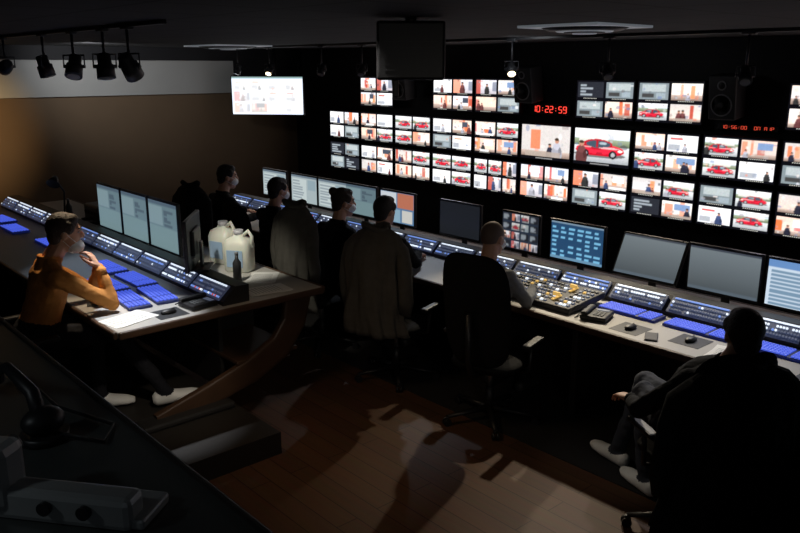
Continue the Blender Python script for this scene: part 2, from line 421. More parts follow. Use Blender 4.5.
def tv(loc, rz, w, h, img, tilt=0):
    b = MB(); b.rbox((0, .03, 0), (w, .06, h), .01); b.rbox((0, .09, 0), (w*.4, .08, h*.4), .02)
    b.screen((0, -.002, 0), w-.03, h-.03, img, 1); b.cyl((0, .12, 0), (0, .4, .1), .03, 0)
    b.cyl((0, .4, .1), (0, .4, ZC-loc[2]), .03, 0)
    b.obj('wall_mounted_television', [M_blk, M_scr], loc, rot=(tilt, 0, rz))
a = new(96, 54, (.75, .82, .95)); rect(a, 0, .95, 1, 1, (.2, .3, .3))
for i in range(4):
    for j in range(3):
        a[3+j*16:3+j*16+14, 3+i*23:3+i*23+21] = pic(pick(['white', 'white', 'studio', 'person', 'white']), 21, 14)*.5+.38
a[3:17, 49:70] = (.75, .8, .9)
tv((-9.7, 6.1, 2.0), math.radians(41), 1.06, .55, np.clip(a, 0, 1))

# ---------------------------------------------------------------- desks
def desk(name, x0, x1, yf, yb, zt, z0, ty, legs, legd=.6, modz=None):
    """long control desk; ty = turret start y"""
    b = MB(); L = x1-x0; cx = (x0+x1)/2
    b.rbox((cx, (yf+yb)/2, zt-.02), (L, yb-yf, .04), .006, 0)
    b.rbox((cx, yf-.012, zt-.022), (L, .03, .05), .012, 1)
    b.rbox((cx, yb+.012, zt-.022), (L, .03, .05), .012, 1)
    b.rbox((x1+.012, (yf+yb)/2, zt-.022), (.03, yb-yf, .05), .012, 1)
    prof = [(ty, zt), (ty, zt+.03), (ty+.1, zt+.12), (ty+.2, zt+.12), (ty+.2, zt)]
    vs = [V((x0+.05, y, z)) for y, z in prof]+[V((x1-.05, y, z)) for y, z in prof]
    n = 5; fs = [(i, i+n, (i+1) % n+n, (i+1) % n) for i in range(n)]+[tuple(range(n)), tuple(range(2*n-1, n-1, -1))]
    b.add(vs, fs, 2)
    b.box((cx-.1, ty+.1, (z0+zt)/2-.02), (L-.4, .03, zt-z0-.04), 2)
    for lx in legs:
        b.rbox((lx, yf+.12+(yb-yf)*legd/2, (z0+zt-.04)/2), (.05, (yb-yf)*legd, zt-.04-z0), .01, 2)
    return b.obj(name, [M_desk, M_wood, M_deskdk])
desk('control_desk', -8.6, .4, 4.15, 5.4, .75, .009, 4.74, [-8.5, -7.05, -6.05, -5.12, -4.15, -3.0, -1.2, .3])
desk('control_desk', -9.6, -4.45, 1.68, 3.2, .85, .151, 2.42, [-9.5, -8, -6.4], legd=.3)
# curved wooden end leg of the second desk
b = MB()
pts = [(3.02, .80), (2.98, .62), (2.86, .46), (2.62, .34), (2.3, .25), (1.9, .19)]
th = [.11, .10, .10, .095, .08, .03]
rings = []
for i, (y, z) in enumerate(pts):
    a_ = V((0, pts[min(i+1, 5)][0]-pts[max(i-1, 0)][0], pts[min(i+1, 5)][1]-pts[max(i-1, 0)][1])).normalized()
    nrm = V((0, -a_.z, a_.y)); rings.append((V((-4.52, y, z)), V((.03, 0, 0)), nrm*th[i]))
b.loft(rings, 0, 16, False, p=.4)
b.rbox((-4.49, 2.1, .175), (.16, .65, .045), .015, 1)
b.rbox((-4.85, 2.75, .42), (.7, .5, .03), .008, 0)
b.rbox((-5.2, 2.9, .42), (.05, .3, .82), .01, 1)
b.obj('desk_support_leg', [M_wood, M_deskdk])

def control_panel(x, y, z, w=.42, tilt=48, dens=.93):
    b = MB(); h = .125; M = Matrix.Rotation(math.radians(-tilt), 4, 'X')
    b.rbox((0, 0, 0), (w, .012, h), .003, 0, M)
    n = int(w/.02); style = rng.randint(3)
    for r in range(3):
        rowc = pick([1, 3, 3, 2, 3])
        for i in range(n):
            if rng.rand() > dens: continue
            c = rowc if rng.rand() < .7 else pick([1, 2, 3, 3])
            if style == 2 and rng.rand() < .08: c = 4
            b.box((-w/2+.02+i*(w-.04)/(n-1), -.009, -.04+r*.03), (.011, .01, .012), c, M)
    b.box((0, -.008, .052), (w*.9, .006, .01), 1 if rng.rand() < .6 else 2, M)
    b.obj('rack_control_panel', [M_panel, M_bw, M_bb, M_bd, M_br], (x, y, z))
for i in range(19):
    control_panel(-8.3+i*.455, 4.775, .825)
for i in range(11):
    control_panel(-9.3+i*.455, 2.455, .925)

def keyboard(loc, rz=0, w=.44):
    b = MB(); b.rbox((0, 0, .01), (w, .16, .018), .005, 0)
    for r in range(6):
        for i in range(20):
            if r == 0 and 5 < i < 11:
                if i == 6: b.box((-w/2+.02+8*(w-.03)/20, -.065, .023), (.11, .015, .009), 1)
                continue
            if i == 14: continue
            b.box((-w/2+.018+i*(w-.03)/20, -.065+r*.026, .023), (.0145, .016, .009), 1)
    b.obj('keyboard', [M_kbase, M_key], loc, rz)
for x, y, r in ((-2.78, 4.6, 0), (-2.28, 4.6, 0), (-1.77, 4.58, 0), (-1.1, 4.58, 0), (-5.15, 4.55, .1), (-5.75, 4.55, 0), (-6.4, 4.55, 0), (-7.2, 4.55, 0)):
    keyboard((x, y, .75), r)
for x, y, r in ((-6.0, 2.24, 0), (-5.5, 2.25, 0), (-5.02, 2.2, -.1), (-5.5, 2.04, 0), (-5.02, 2.0, -.08), (-8.7, 2.2, .05), (-8.1, 2.15, 0), (-7.2, 2.2, 0)):
    keyboard((x, y, .85), r)

def desktop_monitor(x, y, z, img, w=.53, h=.34, bot=.11, rz=0, tilt=0, name='desktop_monitor'):
    b = MB(); M = Matrix.Translation((0, 0, bot+h/2)) @ Matrix.Rotation(-tilt, 4, 'X')
    b.rbox((0, .015, 0), (w, .03, h), .006, 0, M); b.rbox((0, .04, 0), (w*.5, .03, h*.5), .01, 0, M)
    b.screen((0, -.0015, 0), w-.03, h-.035, img, 1, M)
    b.rbox((0, .075, (bot+h*.5)/2), (.06, .02, bot+h*.5), .005, 0)
    b.rbox((0, .05, .008), (.24, .18, .014), .005, 0)
    b.obj(name, [M_blk, M_scr2], (x, y, z), rz)
row = [(-8.03, 'pale', 0), (-7.41, 'pale', 0), (-6.87, 'pale', 0), (-6.37, 'teal', 0), (-5.79, 'video', 0), (-4.92, 'off', 0), (-4.2, 'multi', 0),
       (-3.62, 'cyan', 0), (-2.97, 'slate', .45), (-2.4, 'slate', 0), (-1.85, 'list', 0), (-1.25, 'teal', 0), (-.6, 'pale', 0)]
for x, k, t in row: desktop_monitor(x, 5.1, .75, ui(k), tilt=t, w=.42 if k == 'multi' else .53)
for x, k in ((-6.96, 'teal'), (-6.41, 'teal'), (-5.86, 'teal')): desktop_monitor(x, 2.66, .85, ui(k), w=.53, h=.42, bot=.10)
desktop_monitor(-5.14, 2.53, .972, ui('teal'), w=.5, h=.37, bot=.02, rz=math.radians(-38))

# vision mixer
b = MB(); W = .82; D = .44
M = Matrix.Rotation(math.radians(5), 4, 'X')
b.rbox((0, 0, .035), (W, D, .05), .01, 0, M)
for r in range(7):
    for i in range(24):
        if 17 < i < 20: continue
        b.box((-W/2+.03+i*(W-.06)/23, -D/2+.04+r*.056, .064), (.018, .02, .012), 1+pick([0, 3, 3, 4, 3, 4, 4, 5, 3, 3, 4, 3, 0, 3]), M)
for k in (0, 1):
    b.box((.22, -.1+k*.2, .07), (.02, .1, .008), 6, M); b.rbox((.22, -.1+k*.2, .095), (.06, .02, .03), .006, 6, M)
b.obj('vision_mixer', [M_dk, M_bw, M_bg, M_br, M_bd, M_grey, mat('button_amber', (.6, .4, .1), .4, emit=(1, .6, .15), es=.5), M_metal], (-3.45, 4.46, .755))

def mouse(loc, rz=0):
    b = MB(); b.ell((0, 0, .012), (.03, .055, .02), 0); b.box((0, .03, .03), (.004, .02, .004), 1)
    b.rbox((0, 0, .001), (.2, .2, .002), .0005, 1)
    b.obj('computer_mouse', [M_blk, M_dk], loc, rz)
mouse((-2.6, 4.31, .75)); mouse((-2.22, 4.38, .75)); mouse((-1.45, 4.35, .75)); mouse((-4.6, 2.08, .85))
def phone(loc, rz=0):
    b = MB(); b.rbox((0, 0, .02), (.18, .2, .035), .01, 0); b.rbox((-.06, 0, .05), (.045, .2, .028), .012, 0)
    for i in range(3):
        for j in range(4): b.box((.0+i*.025, -.06+j*.024, .04), (.016, .014, .006), 1)
    b.box((.025, .065, .04), (.08, .035, .004), 2)
    b.tube([(-.08, -.08, .03), (-.12, -.1, .01), (-.12, 0, .008), (-.1, .1, .01)], .004, 0, 6)
    b.obj('desk_telephone', [M_blk, M_grey, M_bd], loc, rz)
phone((-2.88, 4.34, .75), .3); phone((-4.62, 2.3, .85), .1); phone((-7.9, 2.85, .85)); phone((-4.1, 4.4, .75), .2)
def papers(loc, rz, w=.21, d=.297):
    b = MB()
    for k in range(3): b.box((k*.004, k*.006, .001+k*.0016), (w, d, .0012), 0, Matrix.Rotation(k*.05, 4, 'Z'))
    for k in range(9): b.box((0, -.11+k*.025, .0052), (w*.7, .004, .0005), 1, Matrix.Rotation(.1, 4, 'Z'))
    b.obj('paper_sheets', [M_paper, M_grey], loc, rz)
papers((-4.66, 1.83, .85), .2); papers((-1.95, 4.3, .75), .1); papers((-4.95, 3.0, .85), .8); papers((-4.65, 2.85, .85), -.2)
def tablet(loc, rz):
    b = MB(); b.rbox((0, 0, .006), (.08, .15, .01), .003, 0); b.box((0, 0, .0115), (.07, .13, .001), 1); b.obj('mobile_phone', [M_blk, M_dk], loc, rz)
tablet((-2.42, 4.26, .75), .5); tablet((-5.1, 1.82, .85), -.4)

def jug(loc, rz, s=1.):
    b = MB(); R = lambda z, a, c: (V((0, 0, z)), V((a, 0, 0)), V((0, c, 0)))
    b.loft([R(0, .09, .07), R(.01, .1, .08), R(.19, .1, .08), R(.23, .085, .065), R(.25, .04, .035), R(.265, .03, .03)], 0, 24, p=.55)
    b.cyl((0, 0, .26), (0, 0, .295), .034, 1, 20)
    b.tube([(.03, 0, .25), (.075, 0, .29), (.1, 0, .25), (.1, 0, .17)], .013, 0, 10)
    b.box((0, -.0815, .1), (.12, .002, .12), 2)
    o = b.obj('plastic_jug', [M_white, mat('jug_cap', (.5, .5, .55), .4), mat('jug_label', (.35, .5, .7), .6)], loc, rz); o.scale = (s, s, s)
jug((-5.27, 3.0, .85), .6, 1.1); jug((-5.6, 3.05, .85), .3, 1.15)
def bottle(loc):
    b = MB(); b.tube([(0,0,0), (0,0,.14), (0,0,.17), (0,0,.2)], [.032, .032, .014, .012], 0, 16); b.cyl((0,0,.2), (0,0,.22), .014, 1)
    b.obj('water_bottle', [M_dk, M_grey], loc)
bottle((-5.0, 2.82, .85)); bottle((-8.3, 2.75, .85))
b = MB(); b.cyl((0,0,0), (0,0,.02), .09); b.tube([(0,0,.02), (0,.02,.25), (.08,-.08,.4)], .01); b.tube([(.08,-.08,.42), (.13,-.13,.36)], [.03, .07])
b.obj('desk_lamp', [M_blk], (-8.6, 2.8, .85))
b = MB(); b.rbox((0,0,.09), (.36,.28,.18), .02, 0); b.tube([(-.08,0,.18), (-.08,0,.22), (.08,0,.22), (.08,0,.18)], .01, 1)
for i in range(4): b.cyl((-.12+i*.08, -.14, .1), (-.12+i*.08, -.15, .1), .018, 1)
b.obj('equipment_case', [M_grey, M_blk], (-8.0, 3.0, .85))

# ---------------------------------------------------------------- foreground high desk
M_ftop = mat('counter_top', (.06, .068, .066), .38, noise=.1)
b = MB(); b.rbox((-3.9, .1, 1.13), (5.0, 1.8, .04), .008, 0); b.rbox((-3.9, .99, 1.13), (5.0, .03, .055), .01, 1)
for x in (-6.3, -4.2): b.rbox((x, .1, .632), (.06, 1.3, .958), .01, 1)
b.rbox((-1.5, .1, .556), (.06, 1.6, 1.108), .01, 1)
b.box((-3.9, .5, .66), (4.9, .03, .9), 1)
b.obj('counter_desk', [M_ftop, M_deskdk])
b = MB()  # clamp-on metal bracket
b.rbox((0, 0, .05), (.46, .09, .1), .02, 0); b.rbox((-.2, 0, .12), (.12, .12, .2), .03, 0)
b.cyl((-.2, -.08, .17), (-.2, .08, .17), .035, 1); b.rbox((.17, .05, .02), (.18, .16, .035), .01, 0)
b.cyl((.1, -.05, .06), (.1, -.065, .06), .02, 1); b.cyl((-.02, -.05, .06), (-.02, -.065, .06), .02, 1)
b.obj('mounting_bracket', [mat('bracket_metal', (.38, .4, .4), .45, .3), M_blk], (-2.12, .6, 1.15), math.radians(38))
b = MB()
b.cyl((0,0,0), (0,0,.03), .08); b.tube([(0,0,.03), (-.05,0,.16), (-.25,.02,.2), (-.45,.05,.12)], [.03,.025,.02,.02]); b.ell((0,0,.07), (.06,.075,.05)); b.rbox((-.5,.05,.1), (.14,.09,.07), .02)
b.tube([(.05,.02,.03), (.2,.1,.01), (.1,.2,.01), (-.2,.16,.01), (-.4,.2,.01)], .007, 0, 6)
b.obj('gooseneck_microphone', [M_blk], (-2.66, .72, 1.15), .2)

# ---------------------------------------------------------------- ceiling items
def spot_fixture(loc, aim, r=.045, L=.12, energy=0, col=(1, .8, .55), ang=50, blend=.6, lit=False):
    loc = V(loc); d = (V(aim)-loc).normalized(); b = MB()
    b.rbox((0, 0, ZC-loc.z-.02), (.1, .05, .035), .008, 0); b.cyl((0, 0, ZC-loc.z-.03), (0, 0, r+.02), .009)
    s = d.cross(V((0, 0, 1))); s = s.normalized() if s.length > .05 else V((1, 0, 0))
    b.tube([s*(r+.015), s*(r+.015)+V((0, 0, r+.02)), -s*(r+.015)+V((0, 0, r+.02)), -s*(r+.015)], .006, 0, 6)
    b.cyl(s*(r+.018), -s*(r+.018), .012, 0)
    b.tube([-d*L*.55, -d*L*.5, -d*L*.1, -d*L*.05, d*L*.5], [r*.5, r*.75, r*.78, r, r*1.05], 0, 20)
    b.tube([d*L*.49, d*L*.53], r*.75, 1, 20)
    b.obj('track_spotlight', [M_dk, M_lens if lit else M_lensoff], loc)
    if energy:
        l = bpy.data.lights.new('spot_lamp', 'SPOT'); l.energy = energy; l.color = col; l.spot_size = math.radians(ang); l.spot_blend = blend; l.shadow_soft_size = .03
        o = bpy.data.objects.new('spot_lamp', l); scene.collection.objects.link(o); o.location = loc+d*(L*.6); o.rotation_euler = d.to_track_quat('-Z', 'Y').to_euler()
spot_fixture((-9.45, 5.5, 2.36), (-9.6, 5, 1)); spot_fixture((-8.68, 5.5, 2.36), (-8.0, 4.6, .8), energy=20, col=(1, .85, .7), lit=True)
spot_fixture((-7.56, 5.5, 2.36), (-7.2, 4.6, .8), energy=20, col=(1, .85, .7)); spot_fixture((-6.82, 5.5, 2.36), (-6.2, 4.5, .75), energy=20, col=(.9, .9, 1))
spot_fixture((-5.92, 5.5, 2.34), (-5.1, 4.6, .8), energy=50, col=(.8, .88, 1)); spot_fixture((-4.7, 5.5, 2.38), (-3.6, 4.4, .75), energy=100, col=(1, .84, .6), ang=50, lit=True)
spot_fixture((-3.7, 5.5, 2.36), (-2.6, 4.35, .75), energy=160, col=(1, .88, .68), ang=50); spot_fixture((-2.58, 5.5, 2.34), (-1.9, 4.3, .75), energy=60, col=(.95, .93, 1), ang=45)
spot_fixture((-7.2, 2.0, 2.40), (-10.3, 2.2, 1.7), .055, .15, energy=300, col=(1, .68, .34), ang=40, blend=1)
spot_fixture((-6.23, 2.0, 2.40), (-6.0, 2.3, .9), .055, .15, energy=24, col=(.6, .75, 1), ang=60)
spot_fixture((-5.62, 2.0, 2.40), (-4.95, 1.45, .9), .055, .15, energy=62, col=(1, .78, .52), ang=45)
spot_fixture((-5.08, 2.0, 2.40), (-4.75, 1.95, .85), .055, .15, energy=135, col=(.92, .95, 1), ang=34)
spot_fixture((-4.7, 2.0, 2.40), (-5.3, 2.98, .95), .055, .15, energy=90, col=(1, .95, .8), ang=32, blend=.8)
b = MB(); b.rbox((-6, 0, ZC-.012), (8.8, .035, .024), .004); b.obj('lighting_track', [M_blk], (0, 5.5, 0))
b = MB(); b.rbox((-5.8, 0, ZC-.012), (3.2, .035, .024), .004); b.obj('lighting_track', [M_blk], (0, 2.0, 0))

M_vent = mat('diffuser_white_glow', (.8, .82, .85), .6, emit=(.8, .9, 1), es=.1)  # slight emission stands in for light catching the vents
def diffuser(loc, s=1.):
    b = MB(); b.rbox((0, 0, -.008), (.6*s, .6*s, .016), .004, 0)
    for i, r in enumerate((.27, .21, .15, .09)):
        b.tube([(0, 0, -.016), (0, 0, -.035-.006*i)], [r*s, r*.82*s], (i+1) % 2, 32)
    b.obj('air_diffuser', [M_vent, M_dk], loc)
diffuser((-3.06, 4.27, ZC)); diffuser((-8.8, 5.0, ZC), 1.3)
b = MB(); b.rbox((0, 0, 0), (.36, .2, .3), .015); b.rbox((0, .11, 0), (.32, .04, .24), .01, 1); b.cyl((0, 0, .14), (0, 0, ZC-2.48+.0), .03)
for i in range(6): b.box((0, -.101, -.1+i*.03), (.28, .004, .008), 1)
b.rbox((-.08, 0, -.19), (.03, .03, .1), .005)
b.obj('ceiling_mounted_projector', [M_blk, M_blk], (-3.18, 2.9, 2.48), math.radians(48))

# ---------------------------------------------------------------- chairs
def chair(x, y, h, z0=0., backh=.52, backz=.84, arms=True, bw=.47):
    b = MB()
    for k in range(5):
        a = k*2*math.pi/5+.3; d = V((math.cos(a), math.sin(a), 0)); n = V((-d.y, d.x, 0))
        b.loft([(d*.03+V((0,0,.09)), n*.025, V((0,0,.022))), (d*.32+V((0,0,.065)), n*.016, V((0,0,.012)))], 1, 10)
        b.cyl(d*.32+V((0,0,.065)), d*.32+V((0,0,.045)), .01, 1, 8)
        b.cyl(d*.32+n*.022+V((0,0,.027)), d*.32+n*.006+V((0,0,.027)), .027, 1, 14); b.cyl(d*.32-n*.022+V((0,0,.027)), d*.32-n*.006+V((0,0,.027)), .027, 1, 14)
    b.cyl((0,0,.07), (0,0,.25), .03, 1); b.cyl((0,0,.25), (0,0,.4), .018, 2); b.rbox((0,0,.395), (.2,.24,.04), .01, 1)
    b.cushion(Matrix.Translation((0, .02, .44)) @ Matrix.Rotation(math.pi/2, 4, 'X'), .5, .48, .09, 0)
    b.cushion(Matrix.Translation((0, -.27, backz)) @ Matrix.Rotation(math.radians(8), 4, 'X'), bw, backh, .06, 0, curve=-.05)
    b.tube([(0,-.1,.39), (0,-.26,.41), (0,-.32,.52), (0,-.33,backz)], [.02,.025,.022,.02], 1)
    if arms:
        for s in (-1, 1):
            b.tube([(s*.2,0,.4), (s*.29,0,.42), (s*.3,0,.6)], .014, 1, 8); b.rbox((s*.3, .02, .62), (.06, .24, .03), .012, 1)
    b.obj('office_chair', [M_chair, M_blk, M_metal], (x, y, z0), h)

def jacket(x, y, h, m, z0=0., top=1.13, bot=.42, w=.26, ph=0.):
    """garment draped over the chair back: body, shoulders, collar and sleeves"""
    b = MB(); N = 22; rings = []
    for i in range(N+1):
        t = i/N; z = top-(top-bot)*t
        ww = w*(.42+.58*min(1, (t/.18))**.5)*(1-.1*math.sin(math.pi*t)+.1*t); dd = .05+.05*min(1, t*5)+.05*t
        rings.append((V((.015*math.sin(4*t+ph), -.275-.02*math.sin(t*3), z)), V((ww, 0, 0)), V((0, dd, 0))))
    b.loft(rings[::-1], 0, 96, wave=lambda t, k: (.085*math.sin(6*t+k*.22+ph)+.06*math.sin(11*t-k*.16+ph)+.03*math.sin(23*t+k*.45))*(.35+.75*(1-k/N))+.06*math.sin(t-ph)*math.sin(k*.5))
    for s in (-1, 1):
        b.loft([(V((s*w*q[0], q[1], top-q[2])), V((q[3], 0, .3*q[3]*-s)), V((0, q[3]*.8, 0))) for q in
                ((.62, -.27, .05, .05), (.88, -.27, .12, .065), (1.02, -.28, .24, .062), (1.1, -.3, .38, .056), (1.08, -.285, .5, .06), (1.02, -.27, .62, .05))], 0, 20,
               wave=lambda t, k: .08*math.sin(3*t+k*1.3+ph))
    cr = []
    for i in range(13):
        a = math.pi*2*i/12
        cr.append(V((.1*math.cos(a), -.275+.05*math.sin(a), top+.005+.02*math.sin(a*2))))
    b.tube(cr, .024, 0, 8)
    b.obj('jacket', [m], (x, y, z0), h)

# ---------------------------------------------------------------- people
def hand_vol(b, wr, d, n, side, curl=(18, 28, 22)):
    d = d.normalized(); n = (n-d*n.dot(d)).normalized(); tv = d.cross(n)*side
    b.loft([(wr-d*.03, tv*.026, n*.021), (wr, tv*.027, n*.019), (wr+d*.035, tv*.038, n*.017), (wr+d*.085, tv*.041, n*.014), (wr+d*.095, tv*.036, n*.009)], 0, 16)
    for off, ln, k in ((.031, .072, 0), (.0105, .08, 1), (-.0105, .075, 2), (-.031, .058, 3)):
        p = wr+d*.082+tv*off; ang = 0; pts = [p]; dd = d+tv*off*1.6
        dd.normalize()
        for q, fr in enumerate((.45, .3, .25)):
            ang += math.radians(curl[q]); p = p+(dd*math.cos(ang)+n*math.sin(ang))*ln*fr; pts.append(p)
        b.tube(pts, [.0092, .0088, .008, .0065], 0, 10); b.ell(pts[-1], (.0066,)*3, 0, seg=8, rg=6)
    p = wr+d*.02+tv*.022; t1 = (d*.62+tv*.65+n*.35).normalized(); t2 = (d*.9+tv*.25+n*.4).normalized()
    pts = [p, p+t1*.04, p+t1*.04+t2*.03, p+t1*.04+t2*.055]
    b.tube(pts, [.015, .0125, .0105, .008], 0, 10); b.ell(pts[-1], (.0082,)*3, 0, seg=8, rg=6)

def person(name, J, top, pants, shoe, hair, mask=None, bun=False, vox=.009, thick=1., cropped=False):
    for k in J: J[k] = V(J[k])
    b = MB(); hip, nk, lat = J['hip'], J['neck'], J['lat'].normalized()
    ax = (nk-hip); Lx = ax.length; ax.normalize(); fr = lat.cross(ax)*-1
    prof = [(-.16, .10, .09), (-.08, .16, .125), (.05, .172, .135), (.25, .155, .12), (.45, .158, .118), (.68, .178, .122), (.84, .172, .105), (.94, .12, .08), (1.02, .07, .062)]
    b.loft([(hip+ax*Lx*t+fr*.03*math.sin(math.pi*max(0, min(1, t))), lat*a*thick, fr*c*thick) for t, a, c in prof], 0, 24)
    seg = []  # (p1,p2,r,mat) 0 top 1 pants 2 skin 3 shoe
    seg += [(hip-ax*.03, hip+ax*.03, .15, 1), (hip+ax*.12, hip+ax*Lx*.8, .13, 0), (J['shR'], J['shL'], .08, 0)]
    for s in 'RL':
        sh, el, wr = J['sh'+s], J['el'+s], J['wr'+s]; sg = 1 if s == 'R' else -1
        sh = sh-ax*.015-lat*sg*.012
        b.tube([nk-ax*.005+lat*sg*.03, nk-ax*.04+lat*sg*.09, sh+ax*.008], [.05, .052, .05]); b.tube([nk-ax*.11+lat*sg*.05, sh-ax*.01], [.08, .062]); b.ell(sh, (.062, .062, .062))
        b.tube([sh, sh.lerp(el, .5), el], [.061, .055, .047]); b.ell(el, (.048,)*3); b.tube([el, el.lerp(wr, .35), wr], [.047, .046, .034]); b.ell(wr, (.034,)*3)
        seg += [(sh, el, .055, 0), (el, wr, .04, 0)]
        hj = hip+lat*sg*.09; kn, an, to = J['kn'+s], J['an'+s], J['to'+s].normalized()
        b.ell(hj, (.1, .1, .1)); b.tube([hj, hj.lerp(kn, .4), kn], [.095, .085, .064]); b.ell(kn, (.066,)*3)
        b.tube([kn, kn.lerp(an, .35), an], [.062, .06, .043]); b.ell(an, (.044,)*3)
        seg += [(hj, kn, .08, 1), (kn, an+V((0, 0, .02)), .055, 1)]
        up = V((0, 0, 1)); sd = to.cross(up).normalized(); u2 = sd.cross(to)
        base = an-u2*.04
        b.loft([(base-to*.095, sd*.022, u2*.028), (base-to*.075, sd*.042, u2*.047), (base, sd*.047, u2*.054), (base+to*.09-u2*.012, sd*.056, u2*.04), (base+to*.17-u2*.018, sd*.051, u2*.032), (base+to*.22-u2*.022, sd*.026, u2*.02)], 0, 16)
        seg += [(base-to*.07-u2*.02, base+to*.2-u2*.02, .055, 3)]
    hc = J['head']; hf = J['hf'].normalized(); hu = J.get('hu', V((0, 0, 1))); hr = hf.cross(hu).normalized(); hu = hr.cross(hf)
    HM = Matrix(((hr.x, hf.x, hu.x), (hr.y, hf.y, hu.y), (hr.z, hf.z, hu.z))); L = lambda x, y, z: hc+HM @ V((x, y, z))
    b.tube([nk-ax*.03, L(0, -.02, -.05)], [.066, .057]); seg += [(nk+ax*.035, L(0, -.02, -.05), .055, 2)]
    b.ell(L(0, -.008, .025), (.076, .096, .095), R=HM, seg=24, rg=14); b.ell(L(0, .022, -.055), (.058, .068, .07), R=HM); b.ell(L(0, .06, -.1), (.03, .028, .024), R=HM)
    b.ell(L(0, .03, -.02), (.064, .058, .06), R=HM)
    b.tube([L(0, .08, .025), L(0, .104, -.012), L(0, .108, -.022)], [.01, .014, .013], 0, 10); b.ell(L(0, .1, -.02), (.019, .016, .012), R=HM)
    b.ell(L(0, .076, .036), (.05, .018, .011), R=HM); b.ell(L(0, .084, -.063), (.024, .012, .011), R=HM)
    for s in (-1, 1): b.ell(L(s*.078, -.008, -.005), (.01, .02, .031), R=HM)
    seg += [(L(0, 0, .03), L(0, .01, -.06), .08, 2)]
    me = remesh(b, vox)
    n = len(me.polygons); cen = np.empty(n*3, dtype=np.float32); me.polygons.foreach_get('center', cen); cen = cen.reshape(-1, 3)
    best = np.full(n, 1e9); mi = np.zeros(n, int)
    for p1, p2, r, m in seg:
        p1 = np.array(p1); dd = np.array(p2)-p1; t = np.clip(((cen-p1)@dd)/max(1e-9, dd@dd), 0, 1)
        ds = np.linalg.norm(cen-(p1+t[:, None]*dd), axis=1)-r; k = ds < best; best[k] = ds[k]; mi[k] = m
    lip = np.linalg.norm(cen-np.array(L(0, .098, -.063)), axis=1) < .017; mi[lip & (mi == 2)] = 4
    # cloth folds: push clothing vertices in and out with anisotropic noise
    nv = len(me.vertices); cl = np.zeros(nv, bool)
    for p, k in zip(me.polygons, mi):
        if k < 2:
            for i in p.vertices: cl[i] = True
    co_ = np.empty(nv*3, dtype=np.float32); me.vertices.foreach_get('co', co_); co_ = co_.reshape(-1, 3)
    no_ = np.empty(nv*3, dtype=np.float32); me.vertices.foreach_get('normal', no_); no_ = no_.reshape(-1, 3)
    for i in np.nonzero(cl)[0]:
        x, y, z = (float(c) for c in co_[i])
        co_[i] += no_[i]*(mnoise.noise(V((x*9, y*9, z*16)))*.008+mnoise.noise(V((x*22+3, y*22, z*34)))*.004)
    me.vertices.foreach_set('co', co_.ravel()); me.update()
    out = MB(); out.addmesh(me, mi); bpy.data.meshes.remove(me)
    for s in 'RL':
        hb = MB(); hand_vol(hb, J['wr'+s]+(J['hd'+s].normalized())*.02, J['hd'+s], J['pn'+s], 1 if s == 'R' else -1)
        me = remesh(hb, .0045, 1); out.addmesh(me, [2]*len(me.polygons)); bpy.data.meshes.remove(me)
        el, wr = J['el'+s], J['wr'+s]; d = (wr-el).normalized()
        out.tube([wr-d*.035, wr-d*.03, wr, wr+d*.012, wr+d*.012], [.03, .038, .037, .036, .02], 0, 16)
    # collar
    out.tube([nk+ax*.012+(lat*math.cos(a)*.068+fr*math.sin(a)*.066)*1.0 for a in [2*math.pi*i/20 for i in range(21)]], .013, 0, 8)
    for s in (-1, 1):
        out.ell(L(s*.031, .078, .011), (.013, .009, .007), 5, R=HM, seg=12, rg=8); out.ell(L(s*.031, .0855, .011), (.005, .003, .005), 6, R=HM, seg=10, rg=6)
        out.tube([L(s*.018, .081, .019), L(s*.031, .088, .0205), L(s*.045, .078, .016)], .003, 2, 6)
        out.tube([L(s*.015, .092, .036), L(s*.032, .092, .041), L(s*.05, .078, .036)], .0035, 7, 6)
    hb = MB()
    if cropped:
        hb.ell(L(0, -.013, .03), (.078, .096, .094), R=HM, seg=24, rg=14)
    else:
        hb.ell(L(0, -.02, .04), (.085, .1, .098), R=HM, seg=24, rg=14); hb.ell(L(0, .03, .092), (.058, .05, .036), R=HM); hb.ell(L(0, -.055, -.02), (.066, .055, .07), R=HM)
        for s in (-1, 1): hb.ell(L(s*.07, .015, .045), (.018, .04, .04), R=HM)
    if bun: hb.ell(L(0, -.1, .1), (.042, .04, .04), R=HM)
    me = remesh(hb, .008, 1); out.addmesh(me, [7]*len(me.polygons)); bpy.data.meshes.remove(me)
    if mask is not None:
        hb = MB(); hb.ell(L(0, .054, mask), (.06, .062, .048), R=HM, seg=24, rg=14); me = remesh(hb, .006, 1); out.addmesh(me, [8]*len(me.polygons))
        for s in (-1, 1):
            out.tube([L(s*.055, .066, mask+.03), L(s*.085, -.01, .02)], .002, 8, 6); out.tube([L(s*.055, .056, mask-.03), L(s*.085, -.015, -.035)], .002, 8, 6)
    return out.obj(name, [top, pants, M_skin, shoe, M_lip, M_eye, M_iris, hair, M_mask])

